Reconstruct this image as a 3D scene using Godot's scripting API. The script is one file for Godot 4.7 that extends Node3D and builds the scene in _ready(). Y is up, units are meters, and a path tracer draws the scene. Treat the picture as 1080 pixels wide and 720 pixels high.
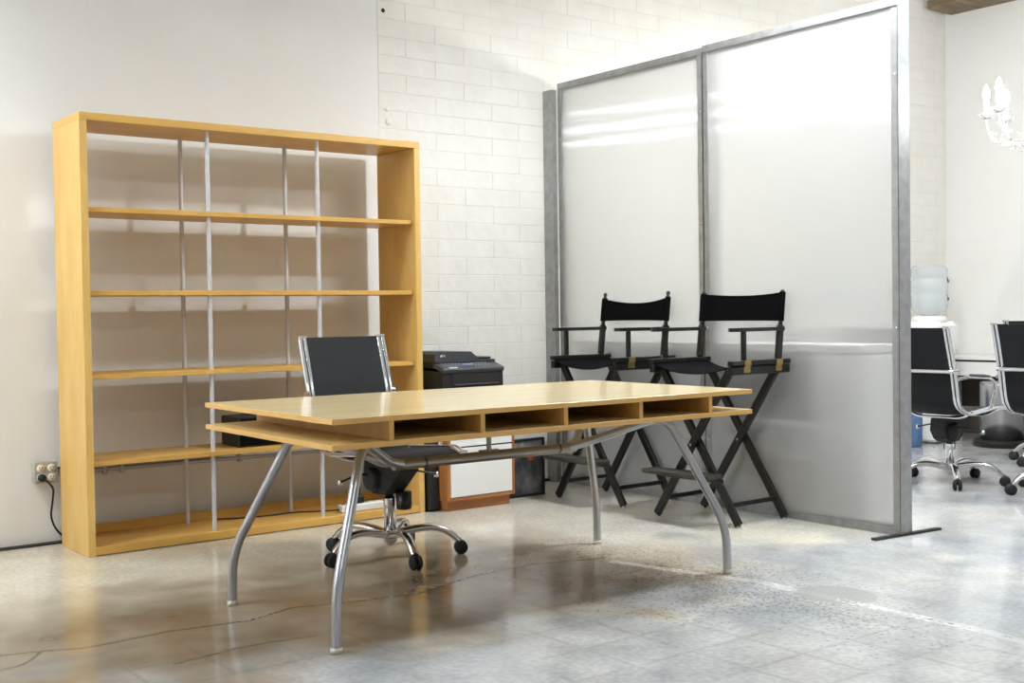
extends Node3D

# ------------------------------------------------------------------ mesh helpers
class Geo:
	var v := PackedVector3Array()
	var n := PackedVector3Array()
	var u := PackedVector2Array()
	var idx := PackedInt32Array()
	func tri(a: Vector3, b: Vector3, c: Vector3, na: Vector3, nb: Vector3, nc: Vector3) -> void:
		var k := v.size()
		v.append_array([a, b, c]); n.append_array([na, nb, nc])
		u.append_array([Vector2.ZERO, Vector2.ZERO, Vector2.ZERO])
		if (b - a).cross(c - a).dot(na + nb + nc) > 0.0: idx.append_array([k, k + 2, k + 1])
		else: idx.append_array([k, k + 1, k + 2])
	func flat(p: Array, nrm: Vector3) -> void:
		for i in range(1, p.size() - 1): tri(p[0], p[i], p[i + 1], nrm, nrm, nrm)
	func quad_uv(a: Vector3, b: Vector3, c: Vector3, d: Vector3, nrm: Vector3) -> void:
		# a top-left, b top-right, c bottom-right, d bottom-left
		var k := v.size()
		v.append_array([a, b, c, d]); n.append_array([nrm, nrm, nrm, nrm])
		u.append_array([Vector2(0, 0), Vector2(1, 0), Vector2(1, 1), Vector2(0, 1)])
		if (b - a).cross(c - a).dot(nrm) > 0.0: idx.append_array([k, k + 2, k + 1, k, k + 3, k + 2])
		else: idx.append_array([k, k + 1, k + 2, k, k + 2, k + 3])
	func box(c: Vector3, s: Vector3, bev := 0.002, x := Transform3D()) -> void:
		var h := s * 0.5
		bev = minf(bev, minf(h.x, minf(h.y, h.z)) * 0.9)
		var P := func(sx: int, sy: int, sz: int, k: int) -> Vector3:
			var p := Vector3(sx * (h.x - (0.0 if k == 0 else bev)), sy * (h.y - (0.0 if k == 1 else bev)), sz * (h.z - (0.0 if k == 2 else bev)))
			return x * (c + p)
		var B := x.basis.orthonormalized()
		for s1 in [-1, 1]:
			flat([P.call(s1, -1, -1, 0), P.call(s1, 1, -1, 0), P.call(s1, 1, 1, 0), P.call(s1, -1, 1, 0)], B * Vector3(s1, 0, 0))
			flat([P.call(-1, s1, -1, 1), P.call(1, s1, -1, 1), P.call(1, s1, 1, 1), P.call(-1, s1, 1, 1)], B * Vector3(0, s1, 0))
			flat([P.call(-1, -1, s1, 2), P.call(1, -1, s1, 2), P.call(1, 1, s1, 2), P.call(-1, 1, s1, 2)], B * Vector3(0, 0, s1))
			for s2 in [-1, 1]:
				flat([P.call(s1, s2, -1, 0), P.call(s1, s2, 1, 0), P.call(s1, s2, 1, 1), P.call(s1, s2, -1, 1)], B * Vector3(s1, s2, 0).normalized())
				flat([P.call(s1, -1, s2, 0), P.call(s1, 1, s2, 0), P.call(s1, 1, s2, 2), P.call(s1, -1, s2, 2)], B * Vector3(s1, 0, s2).normalized())
				flat([P.call(-1, s1, s2, 1), P.call(1, s1, s2, 1), P.call(1, s1, s2, 2), P.call(-1, s1, s2, 2)], B * Vector3(0, s1, s2).normalized())
				for s3 in [-1, 1]:
					flat([P.call(s1, s2, s3, 0), P.call(s1, s2, s3, 1), P.call(s1, s2, s3, 2)], B * Vector3(s1, s2, s3).normalized())
	func bar(a: Vector3, b: Vector3, w: float, t: float, side: Vector3, bev := 0.002) -> void:
		# a rectangular bar from a to b; w along side, t across
		var d := (b - a).normalized()
		var sx := (side - d * side.dot(d)).normalized()
		box(Vector3.ZERO, Vector3(w, (b - a).length(), t), bev, Transform3D(Basis(sx, d, sx.cross(d)), (a + b) * 0.5))
	func rings(list: Array, closed_u := true, cap := true) -> void:
		# list of rings (each an Array of Vector3 of equal count); smooth normals
		var m: int = list[0].size()
		var nr: Array = []
		for i in list.size():
			var row := PackedVector3Array()
			for j in m:
				var jp: int = (j + 1) % m if closed_u else mini(j + 1, m - 1)
				var jm: int = (j + m - 1) % m if closed_u else maxi(j - 1, 0)
				var du: Vector3 = list[i][jp] - list[i][jm]
				var dv: Vector3 = list[mini(i + 1, list.size() - 1)][j] - list[maxi(i - 1, 0)][j]
				row.append(du.cross(dv).normalized())
			nr.append(row)
		# orientation: make normals point away from the ring centre
		var cen := Vector3.ZERO
		var mid: int = list.size() / 2
		for p in list[mid]: cen += p
		cen /= m
		var sgn := 1.0
		if closed_u:
			var s := 0.0
			for j in m: s += (list[mid][j] - cen).dot(nr[mid][j])
			sgn = -1.0 if s < 0.0 else 1.0
		for i in list.size() - 1:
			for j in (m if closed_u else m - 1):
				var j2: int = (j + 1) % m
				var a: Vector3 = list[i][j]; var b: Vector3 = list[i][j2]; var c: Vector3 = list[i + 1][j2]; var d: Vector3 = list[i + 1][j]
				tri(a, b, c, nr[i][j] * sgn, nr[i][j2] * sgn, nr[i + 1][j2] * sgn)
				tri(a, c, d, nr[i][j] * sgn, nr[i + 1][j2] * sgn, nr[i + 1][j] * sgn)
		if cap and closed_u:
			for e in [0, list.size() - 1]:
				var c2 := Vector3.ZERO
				for p in list[e]: c2 += p
				c2 /= m
				var other: Array = list[1 if e == 0 else list.size() - 2]
				var c3 := Vector3.ZERO
				for p in other: c3 += p
				c3 /= m
				var nrm := (c2 - c3).normalized()
				if nrm.length() < 0.5: continue
				for j in m: tri(c2, list[e][j], list[e][(j + 1) % m], nrm, nrm, nrm)
	func tube(path: Array, r, sides := 12, flat_y := 1.0, up := Vector3.UP) -> void:
		# sweep a circle (or ellipse, flat_y squeezes it along "up") along the path; r is a number or an array
		var list: Array = []
		var prev_x := Vector3.ZERO
		for i in path.size():
			var d: Vector3 = (path[mini(i + 1, path.size() - 1)] - path[maxi(i - 1, 0)]).normalized()
			var x: Vector3
			if prev_x == Vector3.ZERO:
				x = up.cross(d)
				if x.length() < 0.05: x = Vector3.RIGHT.cross(d)
			else: x = prev_x
			x = (x - d * x.dot(d)).normalized()
			prev_x = x
			var y := d.cross(x)
			var rr: float = r[i] if r is Array else r
			var ring: Array = []
			for j in sides:
				var a := TAU * j / sides
				ring.append(path[i] + x * cos(a) * rr + y * sin(a) * rr * flat_y)
			list.append(ring)
		rings(list)
	func lathe(prof: Array, c := Vector3.ZERO, sides := 24, x := Transform3D()) -> void:
		# prof: Vector2(radius, height); doubled points make hard edges
		for i in prof.size() - 1:
			var p: Vector2 = prof[i]; var q: Vector2 = prof[i + 1]
			if p.distance_to(q) < 0.00001: continue
			var hard0: bool = i > 0 and prof[i - 1].distance_to(p) < 0.00001
			var hard1: bool = i + 2 < prof.size() and prof[i + 2].distance_to(q) < 0.00001
			var t: Vector2 = (q - p).normalized()
			var t0: Vector2 = t if i == 0 or hard0 else (t + (p - prof[i - 1]).normalized()).normalized()
			var t1: Vector2 = t if i + 2 >= prof.size() or hard1 else (t + (prof[i + 2] - q).normalized()).normalized()
			for j in sides:
				var a := TAU * j / sides; var b := TAU * (j + 1) / sides
				var da := Vector3(cos(a), 0, sin(a)); var db := Vector3(cos(b), 0, sin(b))
				var n0a := x.basis * (da * t0.y - Vector3.UP * t0.x); var n0b := x.basis * (db * t0.y - Vector3.UP * t0.x)
				var n1a := x.basis * (da * t1.y - Vector3.UP * t1.x); var n1b := x.basis * (db * t1.y - Vector3.UP * t1.x)
				var A := x * (c + da * p.x + Vector3.UP * p.y); var Bq := x * (c + db * p.x + Vector3.UP * p.y)
				var C := x * (c + db * q.x + Vector3.UP * q.y); var D := x * (c + da * q.x + Vector3.UP * q.y)
				if p.x > 0.00001: tri(A, Bq, C, n0a, n0b, n1b)
				if q.x > 0.00001: tri(A, C, D, n0a, n1b, n1a)
	func prism(poly: Array, depth: float, x := Transform3D()) -> void:
		# a polygon in the xy plane pushed along +z by depth
		var pk := PackedVector2Array(poly)
		var t := Geometry2D.triangulate_polygon(pk)
		for i in range(0, t.size(), 3):
			for z in [0.0, depth]:
				var q: Array = []
				for k in 3: q.append(x * Vector3(pk[t[i + k]].x, pk[t[i + k]].y, z))
				flat(q, x.basis * Vector3(0, 0, -1.0 if z == 0.0 else 1.0))
		var area := 0.0
		for i in pk.size(): area += pk[i].cross(pk[(i + 1) % pk.size()])
		for i in pk.size():
			var a := pk[i]; var b := pk[(i + 1) % pk.size()]
			var e := (b - a).normalized()
			var nn := Vector3(e.y, -e.x, 0) * (1.0 if area > 0 else -1.0)
			flat([x * Vector3(a.x, a.y, 0), x * Vector3(b.x, b.y, 0), x * Vector3(b.x, b.y, depth), x * Vector3(a.x, a.y, depth)], x.basis * nn)
	func sheet(grid: Array, thick: float) -> void:
		# grid: rows of points; a curved slab of even thickness
		var rows := grid.size(); var cols: int = grid[0].size()
		var nr: Array = []
		for i in rows:
			var row: Array = []
			for j in cols:
				var du: Vector3 = grid[i][mini(j + 1, cols - 1)] - grid[i][maxi(j - 1, 0)]
				var dv: Vector3 = grid[mini(i + 1, rows - 1)][j] - grid[maxi(i - 1, 0)][j]
				row.append(du.cross(dv).normalized())
			nr.append(row)
		for s in [-1.0, 1.0]:
			for i in rows - 1:
				for j in cols - 1:
					var q: Array = []; var m: Array = []
					for k in [[0, 0], [0, 1], [1, 1], [1, 0]]:
						var nn: Vector3 = nr[i + k[0]][j + k[1]] * s
						q.append(grid[i + k[0]][j + k[1]] + nn * thick * 0.5); m.append(nn)
					tri(q[0], q[1], q[2], m[0], m[1], m[2]); tri(q[0], q[2], q[3], m[0], m[2], m[3])
		var rim: Array = []
		for j in cols: rim.append([0, j])
		for i in range(1, rows): rim.append([i, cols - 1])
		for j in range(cols - 2, -1, -1): rim.append([rows - 1, j])
		for i in range(rows - 2, 0, -1): rim.append([i, 0])
		var mid: Vector3 = grid[rows / 2][cols / 2]
		for k in rim.size():
			var a: Array = rim[k]; var b: Array = rim[(k + 1) % rim.size()]
			var pa: Vector3 = grid[a[0]][a[1]]; var pb: Vector3 = grid[b[0]][b[1]]
			var na: Vector3 = nr[a[0]][a[1]] * thick * 0.5; var nb: Vector3 = nr[b[0]][b[1]] * thick * 0.5
			var out := (pb - pa).cross(na).normalized()
			if out.dot((pa + pb) * 0.5 - mid) < 0: out = -out
			flat([pa - na, pb - nb, pb + nb, pa + na], out)
	func mesh() -> ArrayMesh:
		var arr := []
		arr.resize(Mesh.ARRAY_MAX)
		arr[Mesh.ARRAY_VERTEX] = v; arr[Mesh.ARRAY_NORMAL] = n; arr[Mesh.ARRAY_TEX_UV] = u; arr[Mesh.ARRAY_INDEX] = idx
		var m := ArrayMesh.new()
		m.add_surface_from_arrays(Mesh.PRIMITIVE_TRIANGLES, arr)
		return m

func fillet(pts: Array, r, seg := 6) -> Array:
	# round the corners of a polyline; r a number or one radius for each inner corner
	var out: Array = [pts[0]]
	for i in range(1, pts.size() - 1):
		var rr: float = r[i - 1] if r is Array else r
		var a: Vector3 = pts[i - 1]; var b: Vector3 = pts[i]; var c: Vector3 = pts[i + 1]
		var l := minf(rr, minf(a.distance_to(b), b.distance_to(c)) * 0.48)
		var p := b + (a - b).normalized() * l; var q := b + (c - b).normalized() * l
		for k in seg + 1:
			var t := float(k) / seg
			out.append(p.lerp(b, t).lerp(b.lerp(q, t), t))
	out.append(pts[-1])
	return out

# ------------------------------------------------------------------ node helpers
var used := {}
func numbered(called: String) -> String:
	var k: int = used.get(called, 0)
	used[called] = k + 1
	return called if k == 0 else "%s_%03d" % [called, k]
func mi(called: String, g, m: Material, parent: Node) -> MeshInstance3D:
	var o := MeshInstance3D.new()
	o.name = called
	o.mesh = g.mesh() if g is Geo else g
	o.material_override = m
	parent.add_child(o, true)
	return o
func tag(o: Node, label: String, category: String, group := "") -> void:
	o.set_meta("label", label); o.set_meta("category", category)
	if group: o.set_meta("group", group)
func thing(called: String, label: String, category: String, at := Vector3.ZERO, turn := 0.0, group := "") -> Node3D:
	var o := Node3D.new()
	o.name = numbered(called)
	add_child(o, true)
	o.position = at; o.rotation.y = turn
	tag(o, label, category, group)
	return o
func structure(called: String, g, m: Material) -> MeshInstance3D:
	var o := mi(numbered(called), g, m, self)
	o.set_meta("kind", "structure")
	return o
func bx(c: Vector3, s: Vector3, bev := 0.002) -> Geo:
	var g := Geo.new(); g.box(c, s, bev); return g
func tb(path: Array, r, sides := 12) -> Geo:
	var g := Geo.new(); g.tube(path, r, sides); return g
func lt(prof: Array, c := Vector3.ZERO, sides := 24, x := Transform3D()) -> Geo:
	var g := Geo.new(); g.lathe(prof, c, sides, x); return g

# ------------------------------------------------------------------ materials
var M := {}
func col(r: float, g: float, b: float) -> Color: return Color(r / 255.0, g / 255.0, b / 255.0)
func mat(c: Color, rough := 0.5, metal := 0.0, spec := 0.5) -> StandardMaterial3D:
	var m := StandardMaterial3D.new()
	m.albedo_color = c; m.roughness = rough; m.metallic = metal; m.metallic_specular = spec
	return m
func noise(freq: float, sd: int, type := FastNoiseLite.TYPE_SIMPLEX_SMOOTH, oct := 4) -> FastNoiseLite:
	var f := FastNoiseLite.new()
	f.noise_type = type; f.frequency = freq; f.seed = sd; f.fractal_octaves = oct
	return f
func tex(im: Image) -> ImageTexture: return ImageTexture.create_from_image(im)
func wood_image(dark: Color, light: Color, sd: int, vertical: bool, contrast := 1.0) -> Image:
	var s := 384
	var a := noise(0.9, sd, FastNoiseLite.TYPE_SIMPLEX_SMOOTH, 3); var b := noise(0.25, sd + 5, FastNoiseLite.TYPE_SIMPLEX_SMOOTH, 2)
	var im := Image.create(s, s, false, Image.FORMAT_RGB8)
	for y in s:
		for x in s:
			var al := x if not vertical else y
			var ac := y if not vertical else x
			# periodic along the grain by mixing two samples
			var k := float(al) / s
			var g0 := a.get_noise_2d(al * 0.018, ac * 0.42); var g1 := a.get_noise_2d((al - s) * 0.018, ac * 0.42)
			var fine := lerpf(g0, g1, k)
			var broad := lerpf(b.get_noise_2d(al * 0.012, ac * 0.07), b.get_noise_2d((al - s) * 0.012, ac * 0.07), k)
			im.set_pixel(x, y, dark.lerp(light, clampf(0.5 + contrast * (fine * 0.55 + broad * 0.6), 0, 1)))
	return im
func wood(dark: Color, light: Color, sd: int, vertical: bool, rough := 0.4, scale := 1.6, contrast := 1.0) -> StandardMaterial3D:
	var m := mat(Color.WHITE, rough)
	m.albedo_texture = tex(wood_image(dark, light, sd, vertical, contrast))
	m.uv1_triplanar = true
	m.uv1_triplanar_sharpness = 8.0
	m.uv1_scale = Vector3(scale, scale, scale)
	return m
func mottled(c0: Color, c1: Color, freq: float, sd: int, rough: float, scale := 1.0) -> StandardMaterial3D:
	var im := noise(freq, sd).get_seamless_image(256, 256)
	var out := Image.create(256, 256, false, Image.FORMAT_RGB8)
	for y in 256:
		for x in 256: out.set_pixel(x, y, c0.lerp(c1, im.get_pixel(x, y).r))
	var m := mat(Color.WHITE, rough)
	m.albedo_texture = tex(out)
	m.uv1_triplanar = true; m.uv1_world_triplanar = true
	m.uv1_scale = Vector3(scale, scale, scale)
	return m
func bump(m: StandardMaterial3D, freq: float, sd: int, strength: float) -> void:
	var im := noise(freq, sd).get_seamless_image(256, 256)
	im.convert(Image.FORMAT_RGB8)
	im.bump_map_to_normal_map(4.0)
	m.normal_enabled = true; m.normal_scale = strength; m.normal_texture = tex(im)
func glow(c: Color, e: float) -> StandardMaterial3D:
	var m := mat(Color.WHITE, 0.6)
	m.emission_enabled = true; m.emission = c; m.emission_energy_multiplier = e
	return m

func materials() -> void:
	M.plaster = mottled(col(229, 227, 222), col(234, 233, 229), 0.012, 3, 0.85, 0.35)
	M.block = mottled(col(224, 221, 213), col(231, 229, 222), 0.02, 7, 0.6, 0.6)
	bump(M.block, 0.05, 71, 0.12)
	M.mortar = mat(col(223, 220, 212), 0.85)
	M.wall_cool = mottled(col(230, 229, 226), col(235, 234, 232), 0.01, 9, 0.8, 0.3)
	M.ceiling = mat(col(224, 222, 217), 0.9)
	M.case_h = wood(col(200, 152, 70), col(218, 175, 94), 11, false, 0.38, 1.4)
	M.case_v = wood(col(206, 163, 86), col(224, 187, 112), 12, true, 0.38, 1.4)
	M.desk_board = wood(col(208, 172, 106), col(220, 190, 128), 24, false, 0.35, 1.3, 0.9)
	M.desk_top = wood(col(218, 196, 146), col(228, 209, 163), 21, false, 0.16, 1.1, 0.9)
	M.desk_top.metallic_specular = 0.65
	M.desk_edge = wood(col(200, 153, 80), col(216, 173, 102), 22, false, 0.5, 1.6)
	M.desk_v = wood(col(190, 140, 70), col(208, 162, 92), 23, true, 0.45, 1.6)
	M.walnut = wood(col(146, 92, 46), col(178, 120, 66), 31, true, 0.45, 1.6)
	M.walnut_h = wood(col(146, 92, 46), col(178, 120, 66), 32, false, 0.45, 1.6)
	M.alu = mat(col(206, 206, 208), 0.45, 0.25)
	M.steel_tube = mat(col(176, 177, 182), 0.3, 0.95)
	M.stretcher = mat(col(150, 143, 134), 0.34, 0.9)
	M.chrome = mat(col(226, 227, 230), 0.09, 1.0)
	M.chrome_worn = mat(col(205, 203, 204), 0.2, 1.0)
	M.galv = mottled(col(150, 151, 150), col(174, 175, 175), 0.03, 41, 0.42, 1.8)
	M.galv.metallic = 0.65
	M.black_wood = wood(col(10, 10, 10), col(22, 21, 20), 51, true, 0.33, 2.0)
	M.black_wood_h = wood(col(10, 10, 10), col(22, 21, 20), 52, false, 0.33, 2.0)
	M.worn_step = wood(col(30, 28, 25), col(70, 64, 54), 53, false, 0.5, 2.4)
	M.canvas = mat(col(9, 9, 10), 0.95, 0.0, 0.2)
	bump(M.canvas, 0.2, 55, 0.3)
	M.canvas.uv1_triplanar = true; M.canvas.uv1_scale = Vector3(6, 6, 6)
	M.brass = mat(col(176, 152, 96), 0.3, 0.9)
	M.sling = mat(col(20, 21, 24), 0.6, 0.0, 0.35)
	bump(M.sling, 0.35, 56, 0.5)
	M.sling.uv1_triplanar = true; M.sling.uv1_scale = Vector3(9, 9, 9)
	M.plastic = mat(col(18, 18, 19), 0.45)
	M.plastic_soft = mat(col(22, 22, 23), 0.65)
	M.plastic_grey = mat(col(58, 59, 62), 0.4)
	M.plastic_key = mat(col(128, 130, 134), 0.45)
	M.rubber = mat(col(12, 12, 12), 0.7)
	M.white_paint = mat(col(232, 231, 227), 0.35)
	M.white_plastic = mat(col(228, 228, 226), 0.4)
	M.beige_plastic = mat(col(205, 198, 178), 0.5)
	M.box_metal = mottled(col(156, 151, 139), col(182, 177, 165), 0.05, 61, 0.5, 3.0)
	M.ivory = mat(col(232, 224, 204), 0.4)
	M.slot = mat(col(25, 22, 20), 0.8)
	M.baseboard = mat(col(34, 29, 26), 0.6)
	M.red_label = mat(col(170, 40, 30), 0.5)
	M.blue_label = mat(col(70, 90, 170), 0.5)
	M.screen = mat(col(150, 175, 215), 0.2)
	M.dark_room = mat(col(120, 108, 92), 0.8)
	M.dark_brown = mat(col(78, 68, 58), 0.6)
	M.card = mat(col(168, 142, 112), 0.8)
	M.grey_bin = mat(col(58, 59, 62), 0.6)
	M.timber = wood(col(96, 80, 62), col(150, 134, 112), 66, false, 0.8, 1.5)
	M.stainless = mat(col(178, 178, 180), 0.25, 0.95)
	M.foot_clear = mat(col(190, 184, 168), 0.3)
	# clear plastic: solid, refracting
	M.bottle = mat(Color(0.90, 0.925, 0.94, 0.3), 0.1)
	M.bottle.refraction_enabled = true; M.bottle.refraction_scale = 0.02
	M.bottle.transparency = BaseMaterial3D.TRANSPARENCY_ALPHA
	M.blue_bottle = mat(Color(0.45, 0.56, 0.72, 0.5), 0.15)
	M.blue_bottle.refraction_enabled = true; M.blue_bottle.refraction_scale = 0.02
	M.blue_bottle.transparency = BaseMaterial3D.TRANSPARENCY_ALPHA
	M.crystal = mat(Color(0.97, 0.97, 0.97, 0.05), 0.03)
	M.crystal.refraction_enabled = true; M.crystal.refraction_scale = 0.05
	M.crystal.transparency = BaseMaterial3D.TRANSPARENCY_ALPHA
	# fluted twin-wall polycarbonate: milky, light scatters sideways at the vertical flutes
	M.poly = mat(Color(0.98, 0.98, 0.98, 0.28), 0.045)
	M.poly.refraction_enabled = true; M.poly.refraction_scale = 0.058
	M.poly.transparency = BaseMaterial3D.TRANSPARENCY_ALPHA
	var fl := Image.create(64, 8, false, Image.FORMAT_RGB8)
	for x in 64:
		var s := 0.0
		s = 0.5 * sin(TAU * 4.0 * x / 64.0)
		for y in 8: fl.set_pixel(x, y, Color(0.5 + 0.5 * s, 0.5, 0.5 + 0.5 * sqrt(1.0 - s * s)))
	M.poly.normal_enabled = true; M.poly.normal_texture = tex(fl); M.poly.normal_scale = 1.0
	M.poly.uv1_triplanar = true; M.poly.uv1_triplanar_sharpness = 20.0; M.poly.uv1_scale = Vector3(45, 45, 45)

# ------------------------------------------------------------------ floor
const FX0 := -2.6
const FX1 := 7.9
const FZ0 := -0.1
const FZ1 := 6.4
func line_into(buf: PackedFloat32Array, w: int, h: int, pts: Array, wid: float, amount: float, sd: int) -> void:
	var rng := RandomNumberGenerator.new(); rng.seed = sd
	var sx := w / (FX1 - FX0); var sz := h / (FZ1 - FZ0)
	var wob := noise(4.0, sd, FastNoiseLite.TYPE_SIMPLEX_SMOOTH, 3)
	for i in pts.size() - 1:
		var a: Vector2 = pts[i]; var b: Vector2 = pts[i + 1]
		var steps := int(a.distance_to(b) * sx * 1.5) + 1
		for k in steps:
			var p := a.lerp(b, float(k) / steps)
			p += Vector2(wob.get_noise_2d(p.x, p.y), wob.get_noise_2d(p.x + 9, p.y)) * 0.012
			var x := (p.x - FX0) * sx; var y := (p.y - FZ0) * sz
			var r := wid * (0.7 + 0.6 * rng.randf())
			for yy in range(int(y - r - 1), int(y + r + 2)):
				for xx in range(int(x - r - 1), int(x + r + 2)):
					if xx < 0 or yy < 0 or xx >= w or yy >= h: continue
					var f := clampf(r + 0.5 - Vector2(xx - x, yy - y).length(), 0, 1) * amount
					var at := yy * w + xx
					if absf(f) > absf(buf[at]): buf[at] = f
func floor_material() -> StandardMaterial3D:
	var w := 1500; var h := 928
	var big := noise(0.006, 101).get_image(w, h).get_data()
	var med := noise(0.022, 102, FastNoiseLite.TYPE_SIMPLEX_SMOOTH, 3).get_image(w, h).get_data()
	var fine := noise(0.22, 103, FastNoiseLite.TYPE_SIMPLEX, 2).get_image(w, h).get_data()
	var stain_shade := noise(0.011, 104, FastNoiseLite.TYPE_SIMPLEX_SMOOTH, 3).get_image(w, h).get_data()
	var pit := noise(0.5, 105, FastNoiseLite.TYPE_SIMPLEX, 2).get_image(w, h).get_data()
	var lines := PackedFloat32Array(); lines.resize(w * h)
	line_into(lines, w, h, [Vector2(-0.9, 1.70), Vector2(-0.322, 1.76), Vector2(-0.211, 1.8), Vector2(-0.08, 1.842), Vector2(0.059, 1.839), Vector2(0.2, 1.83), Vector2(0.355, 1.851), Vector2(0.449, 1.882), Vector2(0.58, 1.833), Vector2(0.663, 1.807), Vector2(0.811, 1.861), Vector2(0.966, 1.901), Vector2(1.113, 1.931), Vector2(1.452, 1.824), Vector2(1.756, 1.806), Vector2(2.08, 1.915)], 0.55, -0.75, 1)
	line_into(lines, w, h, [Vector2(0.057, 2.207), Vector2(0.145, 2.197), Vector2(0.267, 2.167), Vector2(0.536, 2.194)], 0.5, -0.55, 2)
	line_into(lines, w, h, [Vector2(-0.211, 1.8), Vector2(-0.308, 1.916), Vector2(-0.5, 1.96)], 0.5, -0.6, 3)
	# the control joint that crosses the room beside the desk, filled pale in front
	line_into(lines, w, h, [Vector2(2.05, 2.0), Vector2(2.10, 2.18), Vector2(2.21, 2.617), Vector2(2.215, 3.063), Vector2(2.22, 3.42), Vector2(2.2, 3.69), Vector2(2.2, 4.6)], 3.0, 0.42, 4)
	line_into(lines, w, h, [Vector2(2.215, 3.35), Vector2(2.21, 3.6), Vector2(2.2, 4.2)], 0.6, -0.5, 5)
	var im := PackedByteArray(); im.resize(w * h * 3)
	var ro := PackedByteArray(); ro.resize(w * h)
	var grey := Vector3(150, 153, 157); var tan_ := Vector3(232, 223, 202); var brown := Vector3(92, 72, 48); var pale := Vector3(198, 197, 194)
	for y in h:
		var z := FZ0 + (FZ1 - FZ0) * (y + 0.5) / h
		for x in w:
			var k := y * w + x
			var px := FX0 + (FX1 - FX0) * (x + 0.5) / w
			var b := big[k] / 255.0; var m := med[k] / 255.0; var f := fine[k] / 255.0; var s := stain_shade[k] / 255.0
			# brown staining left of the joint, with the desk shadow painted into it
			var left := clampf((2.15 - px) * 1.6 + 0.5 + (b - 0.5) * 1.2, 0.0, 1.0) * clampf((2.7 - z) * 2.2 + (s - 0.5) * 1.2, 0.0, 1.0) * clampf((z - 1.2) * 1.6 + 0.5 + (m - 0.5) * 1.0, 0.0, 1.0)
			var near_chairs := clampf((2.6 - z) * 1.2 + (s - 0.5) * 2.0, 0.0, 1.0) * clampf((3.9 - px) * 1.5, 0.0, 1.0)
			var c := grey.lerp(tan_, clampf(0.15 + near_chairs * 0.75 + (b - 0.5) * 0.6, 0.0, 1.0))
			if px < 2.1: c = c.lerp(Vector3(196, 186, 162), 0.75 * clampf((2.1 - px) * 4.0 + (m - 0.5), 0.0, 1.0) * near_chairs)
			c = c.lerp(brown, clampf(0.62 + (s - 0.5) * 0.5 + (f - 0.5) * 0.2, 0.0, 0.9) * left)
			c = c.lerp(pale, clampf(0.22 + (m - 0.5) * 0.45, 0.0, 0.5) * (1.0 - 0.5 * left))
			var val := 1.0 + (f - 0.5) * 0.12 + (m - 0.5) * 0.08
			# ghost of the lifted nine-inch tiles
			if px < 2.15 and z > 1.9:
				var gx := absf(fposmod(px - 0.872 + 0.117, 0.235) - 0.117); var gz := absf(fposmod(z - 2.65 + 0.117, 0.235) - 0.117)
				var gl := minf(gx, gz)
				if gl < 0.012: val -= 0.10 * (1.0 - gl / 0.012) * clampf((b - 0.25) * 2.0, 0.2, 1.0)
			# dark pitting beside the joint
			if px > 1.4 and px < 2.5 and z > 1.4 and z < 3.6:
				var dz := absf(px - 2.05) * 1.8 + absf(z - 2.45) * 0.8
				if pit[k] > 168 + dz * 50.0 - (s - 0.5) * 60.0: val -= 0.30
			var ln := lines[k]
			if ln < 0.0: val *= 1.0 + ln
			c *= val
			if ln > 0.0: c = c.lerp(Vector3(205, 204, 205), ln * (0.55 + 0.9 * m))
			# smooth grey patch of filler
			var pe := Vector2((px - 2.27) / 0.13, (z - 2.95) / 0.15).length()
			if pe < 1.0: c = c.lerp(Vector3(160, 160, 157), 0.8)
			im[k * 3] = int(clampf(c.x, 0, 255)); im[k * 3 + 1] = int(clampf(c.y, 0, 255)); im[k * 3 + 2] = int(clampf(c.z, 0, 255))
			ro[k] = int(clampf(34 + (f - 0.5) * 16 + (m - 0.5) * 30 + (30 if ln != 0.0 else 0), 18, 200))
	var mm := mat(Color.WHITE, 1.0)
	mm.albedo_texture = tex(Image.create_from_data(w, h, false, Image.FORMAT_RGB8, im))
	mm.roughness_texture = tex(Image.create_from_data(w, h, false, Image.FORMAT_L8, ro))
	mm.roughness = 1.0
	mm.metallic_specular = 0.55
	return mm

# ------------------------------------------------------------------ lights
func pendant(at: Vector3, c: Color, e: float, label: String, drop: float, size := 1.0, shine := 8.0) -> void:
	var t := thing("pendant_lamp", label, "lamp", at, 0.0, "pendant lamps under the ceiling")
	mi("cord", tb([Vector3(0, 0.14, 0), Vector3(0, 3.76 - at.y, 0)], 0.006, 8), M.plastic, t)
	mi("socket", lt([Vector2(0, 0.16), Vector2(0.03, 0.16), Vector2(0.035, 0.07), Vector2(0, 0.07)]), M.plastic, t)
	mi("bulb", lt([Vector2(0, 0.075), Vector2(0.03, 0.07), Vector2(0.075 * size, 0.035 * size), Vector2(0.09 * size, 0), Vector2(0.075 * size, -0.045 * size), Vector2(0.04 * size, -0.075 * size), Vector2(0, -0.085 * size)]), glow(c, shine), t)
	if drop > 0.0:
		mi("shade", lt([Vector2(0.03, 0.15), Vector2(0.10, 0.11), Vector2(0.19, 0.02), Vector2(0.24, -drop), Vector2(0.24, -drop), Vector2(0.236, -drop), Vector2(0.186, 0.018), Vector2(0.098, 0.105), Vector2(0.03, 0.145)], Vector3.ZERO, 32), M.white_paint, t)
	var l := OmniLight3D.new()
	l.name = "lamp_light"; l.light_color = c; l.light_energy = e; l.light_size = 0.08 * size; l.omni_range = 30.0; l.omni_attenuation = 2.0; l.shadow_enabled = true
	t.add_child(l)
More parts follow.
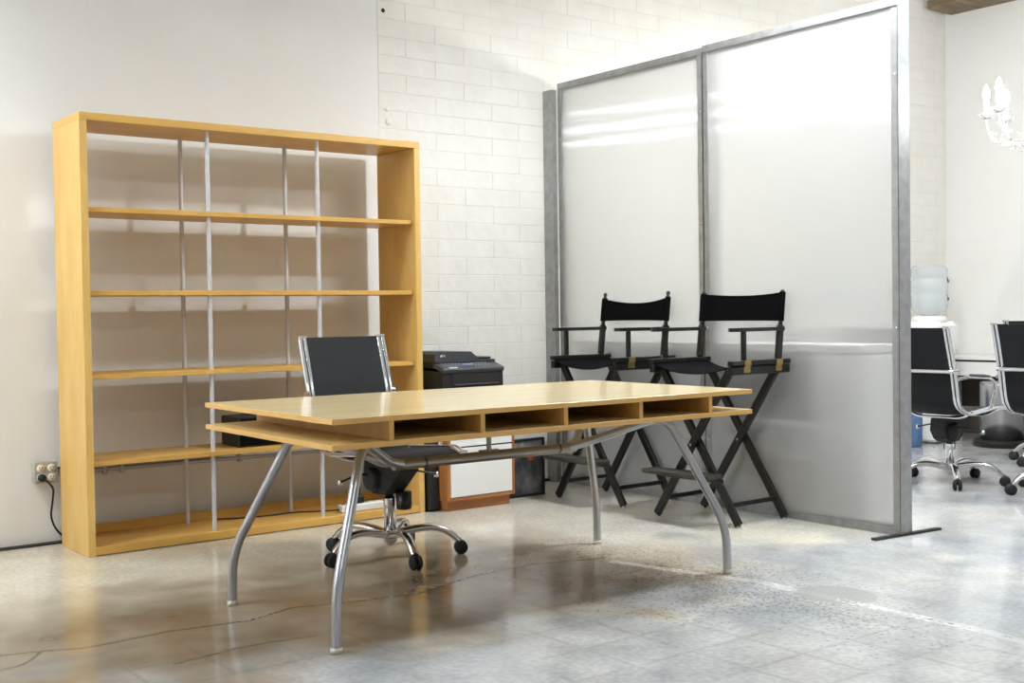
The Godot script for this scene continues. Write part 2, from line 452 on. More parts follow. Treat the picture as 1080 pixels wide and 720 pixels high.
func strip_light(at: Vector3, turn: float, c: Color, e: float, label: String, hood := 0.0) -> void:
	var t := thing("strip_light", label, "ceiling light", at, turn, "fluorescent strips under the ceiling")
	mi("housing", bx(Vector3(0, 0.05, 0), Vector3(1.3, 0.06, 0.36), 0.006), M.white_paint, t)
	mi("diffuser", bx(Vector3(0, 0.01, 0), Vector3(1.24, 0.02, 0.3), 0.004), glow(c, 3.0), t)
	if hood > 0.0:
		for s in [-1.0, 1.0]:
			mi("hood_side", bx(Vector3(0, 0.08 - hood / 2, s * 0.185), Vector3(1.3, hood, 0.006), 0.001), M.white_paint, t)
			mi("hood_end", bx(Vector3(s * 0.652, 0.08 - hood / 2, 0), Vector3(0.006, hood, 0.376), 0.001), M.white_paint, t)
	for s in [-0.5, 0.5]: mi("hanger", tb([Vector3(s, 0.08, 0), Vector3(s, 3.76 - at.y, 0)], 0.004, 6), M.alu, t)
	var l := AreaLight3D.new()
	l.name = "strip_glow"; l.area_size = Vector2(1.24, 0.3); l.light_color = c; l.light_energy = e; l.shadow_enabled = true
	l.area_range = 30.0; l.area_attenuation = 2.0
	l.position = Vector3(0, -0.005, 0); l.rotation.x = -PI / 2
	t.add_child(l)

func tube_light(at: Vector3, c: Color, e: float, label: String) -> void:
	var t := thing("tube_light", label, "ceiling light", at, 0.0, "rows of fluorescent tubes at the left end of the room")
	mi("housing", bx(Vector3(0, 0.07, 0), Vector3(0.07, 0.06, 2.5), 0.004), M.white_paint, t)
	mi("tube", tb([Vector3(0, 0, -1.2), Vector3(0, 0, 1.2)], 0.02, 12), glow(c, 75.0), t)
	for s in [-1.21, 1.21]: mi("tube_holder", bx(Vector3(0, 0.015, s), Vector3(0.04, 0.07, 0.02), 0.003), M.white_plastic, t)
	for s in [-1.0, 1.0]: mi("hanger", tb([Vector3(0, 0.09, s), Vector3(0, 3.76 - at.y, s)], 0.004, 6), M.alu, t)
	var l := AreaLight3D.new()
	l.name = "tube_glow"; l.area_size = Vector2(0.04, 2.4); l.light_color = c; l.light_energy = e; l.shadow_enabled = true
	l.area_range = 30.0; l.area_attenuation = 2.0
	l.position = Vector3(0, -0.022, 0); l.rotation.x = -PI / 2
	t.add_child(l)
func wall_spot(at: Vector3, c: Color, e: float) -> void:
	var t := thing("spot_lamp", "spot lamp on a stem aimed at the block wall of the meeting room", "lamp", at)
	mi("stem", tb([Vector3(0, 0.05, 0.06), Vector3(0, 3.76 - at.y, 0.06)], 0.008, 8), M.plastic, t)
	var turn := Transform3D(Basis(Vector3.RIGHT, -PI / 2), Vector3.ZERO)
	mi("can", lt([Vector2(0, -0.14), Vector2(0.06, -0.14), Vector2(0.07, -0.12), Vector2(0.07, -0.012), Vector2(0.064, -0.012), Vector2(0.064, -0.03), Vector2(0, -0.03)], Vector3.ZERO, 24, turn), M.plastic, t)
	mi("lamp_lens", lt([Vector2(0, -0.012), Vector2(0.06, -0.014), Vector2(0.06, -0.02), Vector2(0, -0.02)], Vector3.ZERO, 24, turn), glow(c, 6.0), t)
	var l := SpotLight3D.new()
	l.name = "spot_light"; l.light_color = c; l.light_energy = e; l.light_size = 0.05; l.spot_range = 30.0; l.spot_attenuation = 2.0; l.shadow_enabled = true
	l.spot_angle = 53.4; l.spot_angle_attenuation = 0.04
	t.add_child(l)

func _ready() -> void:
	# camera
	var cam := Camera3D.new()
	cam.name = "camera"
	cam.position = Vector3(-1.2967, 1.0451, 5.6655)
	cam.rotation = Vector3(-0.0243, -0.6559, -0.0142)
	cam.fov = 31.967; cam.near = 0.05; cam.far = 100.0
	add_child(cam)
	cam.current = true
	var we := WorldEnvironment.new()
	we.name = "environment"
	var env := Environment.new()
	env.background_mode = Environment.BG_COLOR
	env.background_color = Color(0, 0, 0)
	env.tonemap_mode = Environment.TONE_MAPPER_LINEAR
	env.tonemap_exposure = 1.09
	env.sdfgi_enabled = true; env.ssao_enabled = true; env.ssil_enabled = true
	we.environment = env
	add_child(we)
	materials()
	var warm := Color(0.97, 0.982, 1.0); var left_white := Color(0.94, 0.968, 1.0); var cool := Color(0.94, 0.975, 1.0); var neutral := Color(0.99, 0.995, 1.0)
	pendant(Vector3(-1.32, 3.0, 1.05), left_white, 3.4, "globe lamp in a white dome shade above the left end of the room", 0.10)
	pendant(Vector3(3.2, 2.95, 2.0), warm, 3.4, "globe lamp in a white dome shade hung above the partition", 0.05)
	strip_light(Vector3(3.5, 3.0, 2.85), 0.0, cool, 9.5, "strip light in a white hood above the free end of the partition", 0.16)
	for k in 3:
		tube_light(Vector3(-2.7 - 1.25 * k, 3.2, 1.6), left_white, 0.35, ["fluorescent tube nearest the shaded lamp", "fluorescent tube in the middle of the three at left", "fluorescent tube nearest the left wall"][k])
	strip_light(Vector3(0.3, 3.3, 6.4), 0.0, neutral, 3.2, "added fill strip light, unseen, hung above the camera side")  # added out of view as soft frontal fill for walls and shelves
	wall_spot(Vector3(6.4, 3.0, 2.2), neutral, 1.5)
	strip_light(Vector3(4.95, 3.56, 1.5), PI / 2, neutral, 4.2, "added strip light, unseen, in a deep white hood in the meeting room, behind the partition", 0.36)  # added out of view to brighten the wall seen through the partition
	setting()
	partition()
	bookcase()
	desk()
	office_chairs()
	director_chairs()
	corner_things()
	meeting_room()
	chandelier()

# ------------------------------------------------------------------ room
const RX := 7.72
const WZ := -0.045   # face of the back wall
func setting() -> void:
	var g := Geo.new()
	# floor: textured top over the part that the texture covers, plain slab round it
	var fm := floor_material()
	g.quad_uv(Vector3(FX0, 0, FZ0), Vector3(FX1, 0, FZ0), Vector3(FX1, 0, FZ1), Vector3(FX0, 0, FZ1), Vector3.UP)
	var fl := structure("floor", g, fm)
	var slab := bx(Vector3(0.9, -0.11, 4.9), Vector3(14.2, 0.2, 10.4), 0.0)
	mi("slab", slab, mottled(col(160, 157, 150), col(182, 179, 172), 0.02, 15, 0.4, 0.5), fl)
	# back wall: mortar bed, smooth plaster to the left, blocks to the right
	var wb := structure("wall_back", bx(Vector3(4.95, 1.9, -0.1045), Vector3(5.62, 3.9, 0.2), 0.0), M.mortar)
	wb.position.z = WZ
	mi("plaster", bx(Vector3(-1.908, 1.9, -0.1), Vector3(8.188, 3.9, 0.2), 0.003), M.plaster, wb)
	blocks(wb)
	structure("wall_right", bx(Vector3(RX + 0.1, 1.9, 4.77), Vector3(0.2, 3.9, 9.96), 0.0), M.wall_cool)
	structure("wall_left", bx(Vector3(-5.9, 1.9, 4.77), Vector3(0.2, 3.9, 9.96), 0.0), M.plaster)
	structure("wall_front", bx(Vector3(0.9, 1.9, 9.7), Vector3(13.9, 3.9, 0.2), 0.0), M.plaster)
	structure("ceiling", bx(Vector3(0.9, 3.86, 4.8), Vector3(14.0, 0.2, 10.2), 0.0), M.ceiling)
	# dark shrunken gap and strip at the foot of the plaster
	structure("baseboard_back", bx(Vector3(-1.9, 0.004, WZ + 0.022), Vector3(8.0, 0.008, 0.044), 0.001), M.baseboard)
	structure("baseboard_block", bx(Vector3(4.95, 0.008, WZ + 0.008), Vector3(5.5, 0.016, 0.016), 0.001), M.baseboard)
	# timber plate along the top of the right wall
	var beam := Geo.new()
	beam.box(Vector3(RX - 0.17, 3.50, 2.4), Vector3(0.34, 0.07, 4.79), 0.006)
	var tr := structure("trim_1", beam, M.timber)
	mi("joist", bx(Vector3(RX - 0.06, 3.64, 2.4), Vector3(0.1, 0.22, 4.79), 0.004), M.timber, tr)
	# round plugs in the wall where plaster meets block
	for p in [[2.226, 2.735, 0.012], [2.24, 2.19, 0.014], [2.25, 2.122, 0.022], [2.233, 2.80, 0.016]]:
		mi("wall_plug", lt([Vector2(0, 0.004), Vector2(p[2] * 0.7, 0.004), Vector2(p[2], 0.0), Vector2(p[2], -0.004)], Vector3.ZERO, 14, Transform3D(Basis(Vector3.RIGHT, PI / 2), Vector3(p[0], p[1], 0.0))), M.block if p[2] > 0.013 else M.slot, wb)

func blocks(wb: Node3D) -> void:
	var rh := 0.1016; var bl := 0.4; var y0 := 1.879 - 18.0 * rh
	var shapes := {}
	var rest := Geo.new()
	var x_lo := 2.1868; var x_hi := RX - 0.004
	for r in range(-1, 36):
		var y := y0 + r * rh
		var lo := maxf(y, 0.0); var hi := minf(y + rh, 3.74)
		if hi - lo < 0.02: continue
		var off := 2.57 if r % 2 == 1 else 2.37
		var k0 := -1
		for k in range(k0, 15):
			var a := maxf(off + k * bl, x_lo); var b := minf(off + (k + 1) * bl, x_hi)
			if b - a < 0.03: continue
			var size := Vector3(b - a - 0.0022, hi - lo - 0.0022, 0.03)
			var c := Vector3((a + b) * 0.5, (lo + hi) * 0.5, -0.0172 + 0.0005 * sin(r * 12.9 + k * 7.7))
			var seen: bool = (c.x < 3.46 and c.y < 3.1) or (c.x > 3.3 and c.y > 2.3 and c.y < 3.2 + (c.x - 3.4) * 0.08) or c.x > 6.85
			if c.x < 2.4 and c.y < 1.9: seen = false
			if not seen:
				rest.box(c, size, 0.0025)
				continue
			var key := "%.3f %.3f" % [size.x, size.y]
			if not shapes.has(key): shapes[key] = bx(Vector3.ZERO, size, 0.0025).mesh()
			mi("block", shapes[key], M.block, wb).position = c
	var o := mi("block_field", rest, M.block, wb)
	o.set_meta("kind", "stuff")

# ------------------------------------------------------------------ translucent partition
func partition() -> void:
	var names := ["tall translucent partition panel next to the block wall", "tall translucent partition panel with a free end, nearest the meeting chairs"]
	var X := 3.40; var D := 0.09; var F := 0.036
	for k in 2:
		var z0 := 0.052 + k * 1.2; var z1 := z0 + 1.197
		var H := 2.436 if k == 0 else 2.444
		var t := thing("partition_panel", names[k], "partition", Vector3(X, 0, z0), 0.0, "translucent partition panels")
		var L := z1 - z0
		for e in [0.0, L]:
			var s := 1.0 if e == 0.0 else -1.0
			var c := Geo.new()   # steel stud: web and two flanges
			c.box(Vector3(D / 2, H / 2, e + s * 0.002), Vector3(D, H, 0.004), 0.001)
			c.box(Vector3(0.0015, H / 2, e + s * F / 2), Vector3(0.003, H, F), 0.001)
			c.box(Vector3(D - 0.0015, H / 2, e + s * F / 2), Vector3(0.003, H, F), 0.001)
			var st := mi("stud", c, M.galv, t)
			for y in [0.35, 0.95, 1.5, 2.1]:
				mi("screw", lt([Vector2(0, 0.003), Vector2(0.004, 0.002), Vector2(0.005, 0)], Vector3.ZERO, 8, Transform3D(Basis(Vector3(0, 0, 1), PI / 2), Vector3(0, y, e + s * F * 0.5))), M.chrome_worn, st)
		for e in [0.0, H]:
			var s := 1.0 if e == 0.0 else -1.0
			var c := Geo.new()
			c.box(Vector3(D / 2, e + s * 0.002, L / 2), Vector3(D, 0.004, L - 0.002), 0.001)
			c.box(Vector3(-0.002, e + s * F / 2, L / 2), Vector3(0.003, F, L - 0.002), 0.001)
			c.box(Vector3(D + 0.001, e + s * F / 2, L / 2), Vector3(0.003, F, L - 0.002), 0.001)
			mi("track", c, M.galv, t)
		mi("sheet", bx(Vector3(0.008, H / 2, L / 2), Vector3(0.008, H - 0.012, L - 0.012), 0.0), M.poly, t)
	var f := thing("foot_bar", "flat black steel foot bar under the free end of the partition", "foot bar", Vector3(3.445, 0, 2.43))
	mi("bar", bx(Vector3(0.005, 0.005, 0.0), Vector3(0.45, 0.01, 0.03), 0.001), M.plastic, f).position.z = 0.02
	f.rotation.y = -0.09
	var w := thing("wall_stud", "narrow galvanised stud fixed to the block wall beside the partition", "stud", Vector3(3.365, 0, WZ))
	mi("web", bx(Vector3(0, 1.2, 0.043), Vector3(0.004, 2.4, 0.086), 0.001), M.galv, w)
	mi("flange", bx(Vector3(0.016, 1.2, 0.085), Vector3(0.034, 2.4, 0.003), 0.001), M.galv, w)

# ------------------------------------------------------------------ bookcase
func bookcase() -> void:
	var x0 := 0.3886; var W := 1.7593; var zb := 0.0455; var D := 0.3733; var H := 1.9432; var T := 0.034
	var t := thing("bookcase", "large yellow wooden open bookcase with thin metal poles standing along the wall", "bookcase", Vector3(x0, 0, zb))
	for s in [0.0, 1.0]:
		mi("side_panel", bx(Vector3(T / 2 + s * (W - T), (H - T) / 2, D / 2), Vector3(T, H - T, D), 0.0015), M.case_v, t)
	mi("top_panel", bx(Vector3(W / 2, H - T / 2, D / 2), Vector3(W, T, D), 0.0015), M.case_h, t)
	mi("base_panel", bx(Vector3(W / 2, 0.022, D / 2), Vector3(W - 2 * T, 0.036, D - 0.002), 0.0015), M.case_h, t)
	mi("back_rail", bx(Vector3(W / 2, 0.062, 0.012), Vector3(W - 2 * T, 0.044, 0.02), 0.0015), M.case_h, t)
	for y in [1.524, 1.157, 0.787, 0.403]:
		mi("shelf", bx(Vector3(W / 2, y, D / 2 - 0.008), Vector3(W - 2 * T, 0.022, D - 0.03), 0.0015), M.case_h, t)
	for p in [[0.996, 0.366], [1.572, 0.366], [0.966, 0.118], [1.516, 0.126]]:
		mi("pole", tb([Vector3(p[0] - x0, 0.04, p[1] - zb), Vector3(p[0] - x0, H - T, p[1] - zb)], 0.0105, 14), M.alu, t)

	# outlet box with plug, conduit
	var ob := thing("outlet_box", "grey metal outlet box with four round sockets on the wall", "outlet", Vector3(0.336, 0.338, WZ))
	mi("box", bx(Vector3(0, 0, 0.025), Vector3(0.106, 0.1, 0.05), 0.008), M.box_metal, ob)
	var fp := mi("cover_plate", bx(Vector3(0, 0, 0.052), Vector3(0.104, 0.098, 0.004), 0.0015), M.box_metal, ob)
	for q in [[-1, 1], [1, 1], [-1, -1], [1, -1]]:
		var s := mi("socket", lt([Vector2(0, 0.004), Vector2(0.017, 0.004), Vector2(0.0185, 0.0)], Vector3.ZERO, 18, Transform3D(Basis(Vector3.RIGHT, PI / 2), Vector3(q[0] * 0.024, q[1] * 0.021, 0.054))), M.ivory, ob)
		for e in [-1, 1]: mi("slot", bx(Vector3(q[0] * 0.024 + e * 0.0065, q[1] * 0.021 + 0.003, 0.0585), Vector3(0.003, 0.009, 0.001), 0.0), M.slot, s)
		mi("slot", bx(Vector3(q[0] * 0.024, q[1] * 0.021 - 0.009, 0.0585), Vector3(0.005, 0.005, 0.001), 0.0), M.slot, s)
		mi("screw", lt([Vector2(0, 0.002), Vector2(0.005, 0.001), Vector2(0.005, 0)], Vector3.ZERO, 8, Transform3D(Basis(Vector3.RIGHT, PI / 2), Vector3(q[0] * 0.046, q[1] * 0.043, 0.054))), M.steel_tube, fp)
	var pc := thing("black_cable", "black power cord plugged into the wall outlet, running down behind the bookcase", "cord", Vector3(0.312, 0.317, WZ + 0.0595))
	mi("plug", lt([Vector2(0, 0.03), Vector2(0.012, 0.03), Vector2(0.017, 0.024), Vector2(0.017, 0.0), Vector2(0, 0.0)], Vector3.ZERO, 18, Transform3D(Basis(Vector3.RIGHT, PI / 2), Vector3.ZERO)), M.rubber, pc)
	mi("cable", tb(fillet([Vector3(0, 0, 0.024), Vector3(0.02, -0.018, 0.034), Vector3(0.045, -0.05, 0.03), Vector3(0.05, -0.10, 0.0), Vector3(0.044, -0.19, -0.025), Vector3(0.07, -0.255, -0.03), Vector3(0.13, -0.313, -0.035)], 0.05), 0.0045, 8), M.rubber, pc)
	var cd := thing("conduit", "thin steel conduit running along the wall behind the bookcase", "conduit", Vector3(0, 0.325, WZ))
	mi("pipe", tb([Vector3(0.394, 0, 0.014), Vector3(2.6, -0.012, 0.014)], 0.0095, 10), M.steel_tube, cd)
	mi("pipe", tb([Vector3(0.394, 0.024, 0.01), Vector3(1.2, 0.02, 0.01)], 0.006, 10), M.plastic_grey, cd)
	for x in [0.62, 0.70, 1.31, 1.98]:
		mi("strap", bx(Vector3(x, -0.003, 0.012), Vector3(0.018, 0.045, 0.024), 0.003), M.box_metal, cd)
	# things on the shelves
	var bb := thing("speaker_box", "black box speaker standing on the lowest shelf of the bookcase", "speaker", Vector3(1.255, 0.416, 0.245))
	mi("cabinet", bx(Vector3(0, 0.072, 0), Vector3(0.235, 0.144, 0.2), 0.004), M.plastic, bb)
	mi("grille", bx(Vector3(0, 0.072, 0.103), Vector3(0.22, 0.128, 0.008), 0.003), M.canvas, bb)
	mi("knob", lt([Vector2(0, 0.008), Vector2(0.006, 0.007), Vector2(0.007, 0)], Vector3.ZERO, 12, Transform3D(Basis(Vector3.RIGHT, PI / 2), Vector3(0.07, 0.122, 0.107))), M.chrome, bb)
	var ps := thing("power_strip", "white power strip lying on the base of the bookcase", "power strip", Vector3(1.83, 0.0405, 0.345), 0.0)
	mi("body", bx(Vector3(0, 0.019, 0), Vector3(0.30, 0.038, 0.055), 0.005), M.white_plastic, ps)
	for i in 5: mi("socket", bx(Vector3(-0.09 + i * 0.05, 0.0385, 0), Vector3(0.03, 0.002, 0.032), 0.0005), M.beige_plastic, ps)
	mi("switch", bx(Vector3(-0.128, 0.040, 0), Vector3(0.018, 0.006, 0.014), 0.002), M.red_label, ps)
	mi("end_port", lt([Vector2(0, 0.002), Vector2(0.006, 0.002), Vector2(0.006, 0)], Vector3.ZERO, 10, Transform3D(Basis(Vector3.RIGHT, PI / 2), Vector3(-0.12, 0.018, 0.027))), M.slot, ps)
	var plug := thing("plug_adapter", "black plug adapter with coiled lead on the white power strip", "adapter", Vector3(1.79, 0.0805, 0.345))
	mi("body", bx(Vector3(0, 0.02, 0), Vector3(0.05, 0.04, 0.045), 0.006), M.plastic, plug)
	mi("lead", tb(fillet([Vector3(0, 0.035, 0), Vector3(0.01, 0.075, 0.0), Vector3(0.03, 0.07, -0.04), Vector3(0.05, 0.01, -0.08)], 0.03), 0.004, 8), M.rubber, plug)
	var fc := thing("flat_cable", "black cable trailing along the base of the bookcase", "cord", Vector3(0, 0.0435, 0))
	mi("cable", tb(fillet([Vector3(1.10, 0.0, 0.10), Vector3(1.2, 0.0, 0.15), Vector3(1.35, 0.0, 0.19), Vector3(1.5, 0.0, 0.18), Vector3(1.6, 0, 0.235), Vector3(1.66, 0.006, 0.30), Vector3(1.678, 0.012, 0.335)], 0.06), 0.0035, 8), M.rubber, fc)

# ------------------------------------------------------------------ desk
func desk() -> void:
	var t := thing("desk", "long yellow wooden desk with open cubby slots and bent steel tube legs", "desk", Vector3(1.372, 0, 2.045), -0.018)
	var W := 1.84; var D := 0.975; var T := 0.0175; var y1 := 0.7325; var y0 := 0.6365
	for q in [["tabletop", y1 - T / 2, M.desk_top], ["lower_board", y0 + T / 2, M.desk_board]]:
		var board := mi(q[0], bx(Vector3(0, q[1], 0), Vector3(W - 0.004, T, D - 0.004), 0.0003), q[2], t)
		for e in [-1.0, 1.0]:
			mi("edge_band", bx(Vector3(0, q[1], e * (D / 2 - 0.001)), Vector3(W, T - 0.0006, 0.002), 0.0003), M.desk_edge, board)
			mi("edge_band", bx(Vector3(e * (W / 2 - 0.001), q[1], 0), Vector3(0.002, T - 0.0006, D - 0.004), 0.0003), M.desk_edge, board)
	var h := y1 - y0 - 2 * T
	for x in [-0.713, -0.367, -0.017, 0.333, 0.690]:
		mi("divider", bx(Vector3(x, y0 + T + h / 2, 0.003), Vector3(0.018, h, D - 0.008), 0.0008), M.desk_v, t)
	mi("back_board", bx(Vector3(-0.012, y0 + T + h / 2, -0.02), Vector3(1.38, h, 0.016), 0.0008), M.desk_v, t)
	# four bent legs; each runs on under the top and down to the stretcher
	var ys := 0.505
	for q in [[-1, 1], [-1, -1], [1, -1], [1, 1]]:
		var sx: float = q[0]; var sz: float = q[1]
		var pts := [Vector3(sx * 0.87, 0.012, sz * 0.395), Vector3(sx * 0.866, 0.19, sz * 0.393), Vector3(sx * 0.70, 0.59, sz * 0.262), Vector3(sx * 0.655, 0.619, sz * 0.225), Vector3(sx * 0.46, ys + 0.02, sz * 0.035), Vector3(sx * 0.38, ys, 0)]
		var path := fillet(pts, [0.09, 0.05, 0.06, 0.08], 8)
		var leg := mi("leg", tb(path, 0.0168, 14), M.steel_tube, t)
		mi("foot_cap", lt([Vector2(0, 0.0), Vector2(0.0185, 0.0), Vector2(0.0185, 0.018), Vector2(0, 0.018)], Vector3(pts[0].x, 0, pts[0].z), 14), M.foot_clear, leg)
		mi("clip", bx(Vector3(sx * 0.665, 0.633, sz * 0.235), Vector3(0.05, 0.008, 0.03), 0.001), M.steel_tube, leg)
	var st := mi("stretcher", tb([Vector3(-0.42, ys, 0), Vector3(-0.2, ys, 0), Vector3(0.2, ys, 0), Vector3(0.42, ys, 0)], 0.0195, 16), M.stretcher, t)
	for x in [-0.29, 0.335]: mi("collar", tb([Vector3(x - 0.004, ys, 0), Vector3(x + 0.004, ys, 0)], 0.0206, 16), M.plastic_grey, st)
	mi("support_post", tb([Vector3(0, ys, 0), Vector3(0, y0, 0)], 0.010, 10), M.stretcher, st)
	mi("saddle", bx(Vector3(0, ys + 0.021, 0), Vector3(0.085, 0.006, 0.02), 0.002), M.stretcher, st)

# ------------------------------------------------------------------ office chairs
func star_chair(called: String, label: String, at: Vector3, turn: float, star: float, seat_y: float) -> Node3D:
	var t := thing(called, label, "chair", at, turn, "chrome office chairs with black slings")
	var dy := seat_y - 0.46
	# five-star base
	mi("hub", lt([Vector2(0, 0.048), Vector2(0.012, 0.05), Vector2(0.03, 0.07), Vector2(0.036, 0.10), Vector2(0.03, 0.118), Vector2(0, 0.118)]), M.chrome_worn, t)
	for k in 5:
		var a := star + TAU * k / 5.0 - turn * 0.0
		var d := Vector3(cos(a), 0, sin(a))
		var path: Array = []; var rad: Array = []
		for i in 13:
			var f := i / 12.0
			var r := 0.02 + 0.268 * f
			var y := 0.098 + 0.028 * sin(f * PI * 0.75) - 0.052 * pow(f, 5.0)
			path.append(d * r + Vector3.UP * y); rad.append(lerpf(0.027, 0.0185, f))
		path.append(d * 0.298 + Vector3.UP * 0.058); rad.append(0.016)
		var g := Geo.new(); g.tube(path, rad, 12, 0.72)
		var arm := mi("base_arm", g, M.chrome_worn, t)
		# twin-wheel caster
		var c := Geo.new(); var ax := d.cross(Vector3.UP).normalized()
		var cc := d * 0.305 + Vector3.UP * 0.03
		for s in [-1.0, 1.0]:
			var xf := Transform3D(Basis(d, ax * s, d.cross(ax * s)), cc + ax * s * 0.007)
			c.lathe([Vector2(0, 0.018), Vector2(0.014, 0.018), Vector2(0.025, 0.015), Vector2(0.0298, 0.009), Vector2(0.0298, 0.0), Vector2(0, 0.0)], Vector3.ZERO, 18, xf)
		var cs := mi("caster", c, M.rubber, arm)
		cs.set_meta("label", "black twin-wheel caster")
		var hd := Geo.new()
		hd.tube([cc + d * -0.012 + Vector3.UP * 0.004, cc + Vector3.UP * 0.022, cc + d * 0.012 + Vector3.UP * 0.012], 0.0075, 8)
		hd.tube([cc + d * -0.006 + Vector3.UP * 0.022, cc + d * -0.006 + Vector3.UP * 0.04], 0.008, 8)
		mi("caster_hood", hd, M.plastic, arm)
	mi("gas_column", lt([Vector2(0, 0.10), Vector2(0.027, 0.10), Vector2(0.027, 0.255 + dy), Vector2(0.027, 0.255 + dy), Vector2(0.022, 0.262 + dy), Vector2(0.018, 0.262 + dy), Vector2(0.018, 0.30 + dy), Vector2(0, 0.30 + dy)]), M.chrome, t)
	# tilt mechanism
	var g2 := Geo.new()
	g2.prism([Vector2(-0.10, 0.29), Vector2(-0.06, 0.27), Vector2(0.03, 0.275), Vector2(0.08, 0.315), Vector2(0.16, 0.385), Vector2(0.17, 0.41), Vector2(-0.13, 0.41), Vector2(-0.14, 0.34)], 0.09, Transform3D(Basis(Vector3(0, 0, 1), Vector3.UP, Vector3(-1, 0, 0)), Vector3(0.045, dy, 0)))
	g2.lathe([Vector2(0, -0.05), Vector2(0.04, -0.05), Vector2(0.05, -0.04), Vector2(0.05, 0.04), Vector2(0.04, 0.05), Vector2(0, 0.05)], Vector3.ZERO, 18, Transform3D(Basis(Vector3(0, 0, 1), PI / 2), Vector3(-0.03, 0.335 + dy, -0.05)))
	mi("tilt_mechanism", g2, M.plastic_soft, t)
	mi("tension_knob", lt([Vector2(0, -0.075), Vector2(0.03, -0.075), Vector2(0.034, -0.065), Vector2(0.034, 0), Vector2(0, 0)], Vector3(0.035, 0.285 + dy, 0.06), 16), M.plastic, t)
	for s in [-1.0, 1.0]:
		var lv := mi("lever", tb(fillet([Vector3(s * 0.05, 0.35 + dy, -0.02 + s * 0.03), Vector3(s * 0.12, 0.365 + dy, -0.02 + s * 0.03), Vector3(s * 0.22, 0.34 + dy, s * 0.03)], 0.03), 0.0045, 8), M.plastic, t)
		mi("lever_tip", lt([Vector2(0, -0.012), Vector2(0.009, -0.012), Vector2(0.011, 0), Vector2(0.009, 0.012), Vector2(0, 0.012)], Vector3(s * 0.224, 0.338 + dy, s * 0.03), 12), M.chrome, lv)
	# two cross spreaders under the seat
	for z in [-0.12, 0.17]:
		mi("seat_spreader", tb(fillet([Vector3(-0.215, 0.462 + dy, z), Vector3(-0.14, 0.42 + dy, z), Vector3(0.14, 0.42 + dy, z), Vector3(0.215, 0.462 + dy, z)], 0.04), 0.009, 10), M.chrome, t)
	# side rails carry the sling from the front of the seat up to the top of the back
	var prof: Array = fillet([Vector3(0, 0.455 + dy, 0.265), Vector3(0, 0.475 + dy, 0.20), Vector3(0, 0.445 + dy, -0.17), Vector3(0, 0.50 + dy, -0.275), Vector3(0, 0.70 + dy, -0.315), Vector3(0, 0.945 + dy, -0.39)], [0.05, 0.12, 0.10, 0.08], 8)
	var RW := 0.202
	for s in [-1.0, 1.0]:
		for e in [-0.011, 0.011]:
			var path: Array = []
			for p in prof: path.append(p + Vector3(s * (RW + e), 0, 0))
			var g := Geo.new(); g.tube(path, 0.0098, 10)
			mi("side_rail", g, M.chrome, t)
		mi("rail_inlay", tb(prof.map(func(p): return p + Vector3(s * RW, 0, 0)), 0.0058, 8), M.plastic, t)
		mi("rail_end", bx(prof[-1] + Vector3(s * RW, 0.002, 0), Vector3(0.042, 0.012, 0.02), 0.003), M.chrome, t)
		mi("rail_end", bx(prof[0] + Vector3(s * RW, -0.001, 0.004), Vector3(0.042, 0.02, 0.012), 0.003), M.chrome, t)
	var grid: Array = []
	for p in prof:
		var row: Array = []
		for j in 9:
			var f := j / 8.0
			var back: float = clampf((p.y - 0.5 - dy) * 4.0, 0.0, 1.0)
			var sag := 0.010 * (1.0 - pow(2.0 * f - 1.0, 2.0))
			row.append(p + Vector3(lerpf(-RW, RW, f), -sag * (1.0 - back), -sag * back))
		grid.append(row)
	var sg := Geo.new(); sg.sheet(grid, 0.005)
	mi("sling", sg, M.sling, t)
	# bar across the back, arms
	mi("back_bar", tb(fillet([Vector3(-0.232, 0.70 + dy, -0.30), Vector3(-0.20, 0.70 + dy, -0.345), Vector3(0.20, 0.70 + dy, -0.345), Vector3(0.232, 0.70 + dy, -0.30)], 0.04), 0.0125, 10), M.chrome, t)
	for s in [-1.0, 1.0]:
		var g := Geo.new()
		var arm_path := fillet([Vector3(s * 0.228, 0.655 + dy, -0.31), Vector3(s * 0.25, 0.668 + dy, -0.24), Vector3(s * 0.258, 0.652 + dy, 0.0), Vector3(s * 0.255, 0.60 + dy, 0.075), Vector3(s * 0.225, 0.47 + dy, 0.06)], 0.06, 7)
		g.tube(arm_path, 0.0095, 10)
		var am := mi("armrest", g, M.chrome, t)
		var pad := Geo.new()
		pad.tube([Vector3(s * 0.253, 0.676 + dy, -0.22), Vector3(s * 0.258, 0.668 + dy, -0.10), Vector3(s * 0.260, 0.662 + dy, -0.03)], [0.012, 0.016, 0.012], 10, 0.6)
		mi("arm_pad", pad, M.plastic_grey, am)
	return t
func office_chairs() -> void:
	star_chair("office_chair", "chrome office chair with black sling back pushed in behind the desk", Vector3(1.40, 0, 1.28), 0.0, deg_to_rad(30), 0.46)

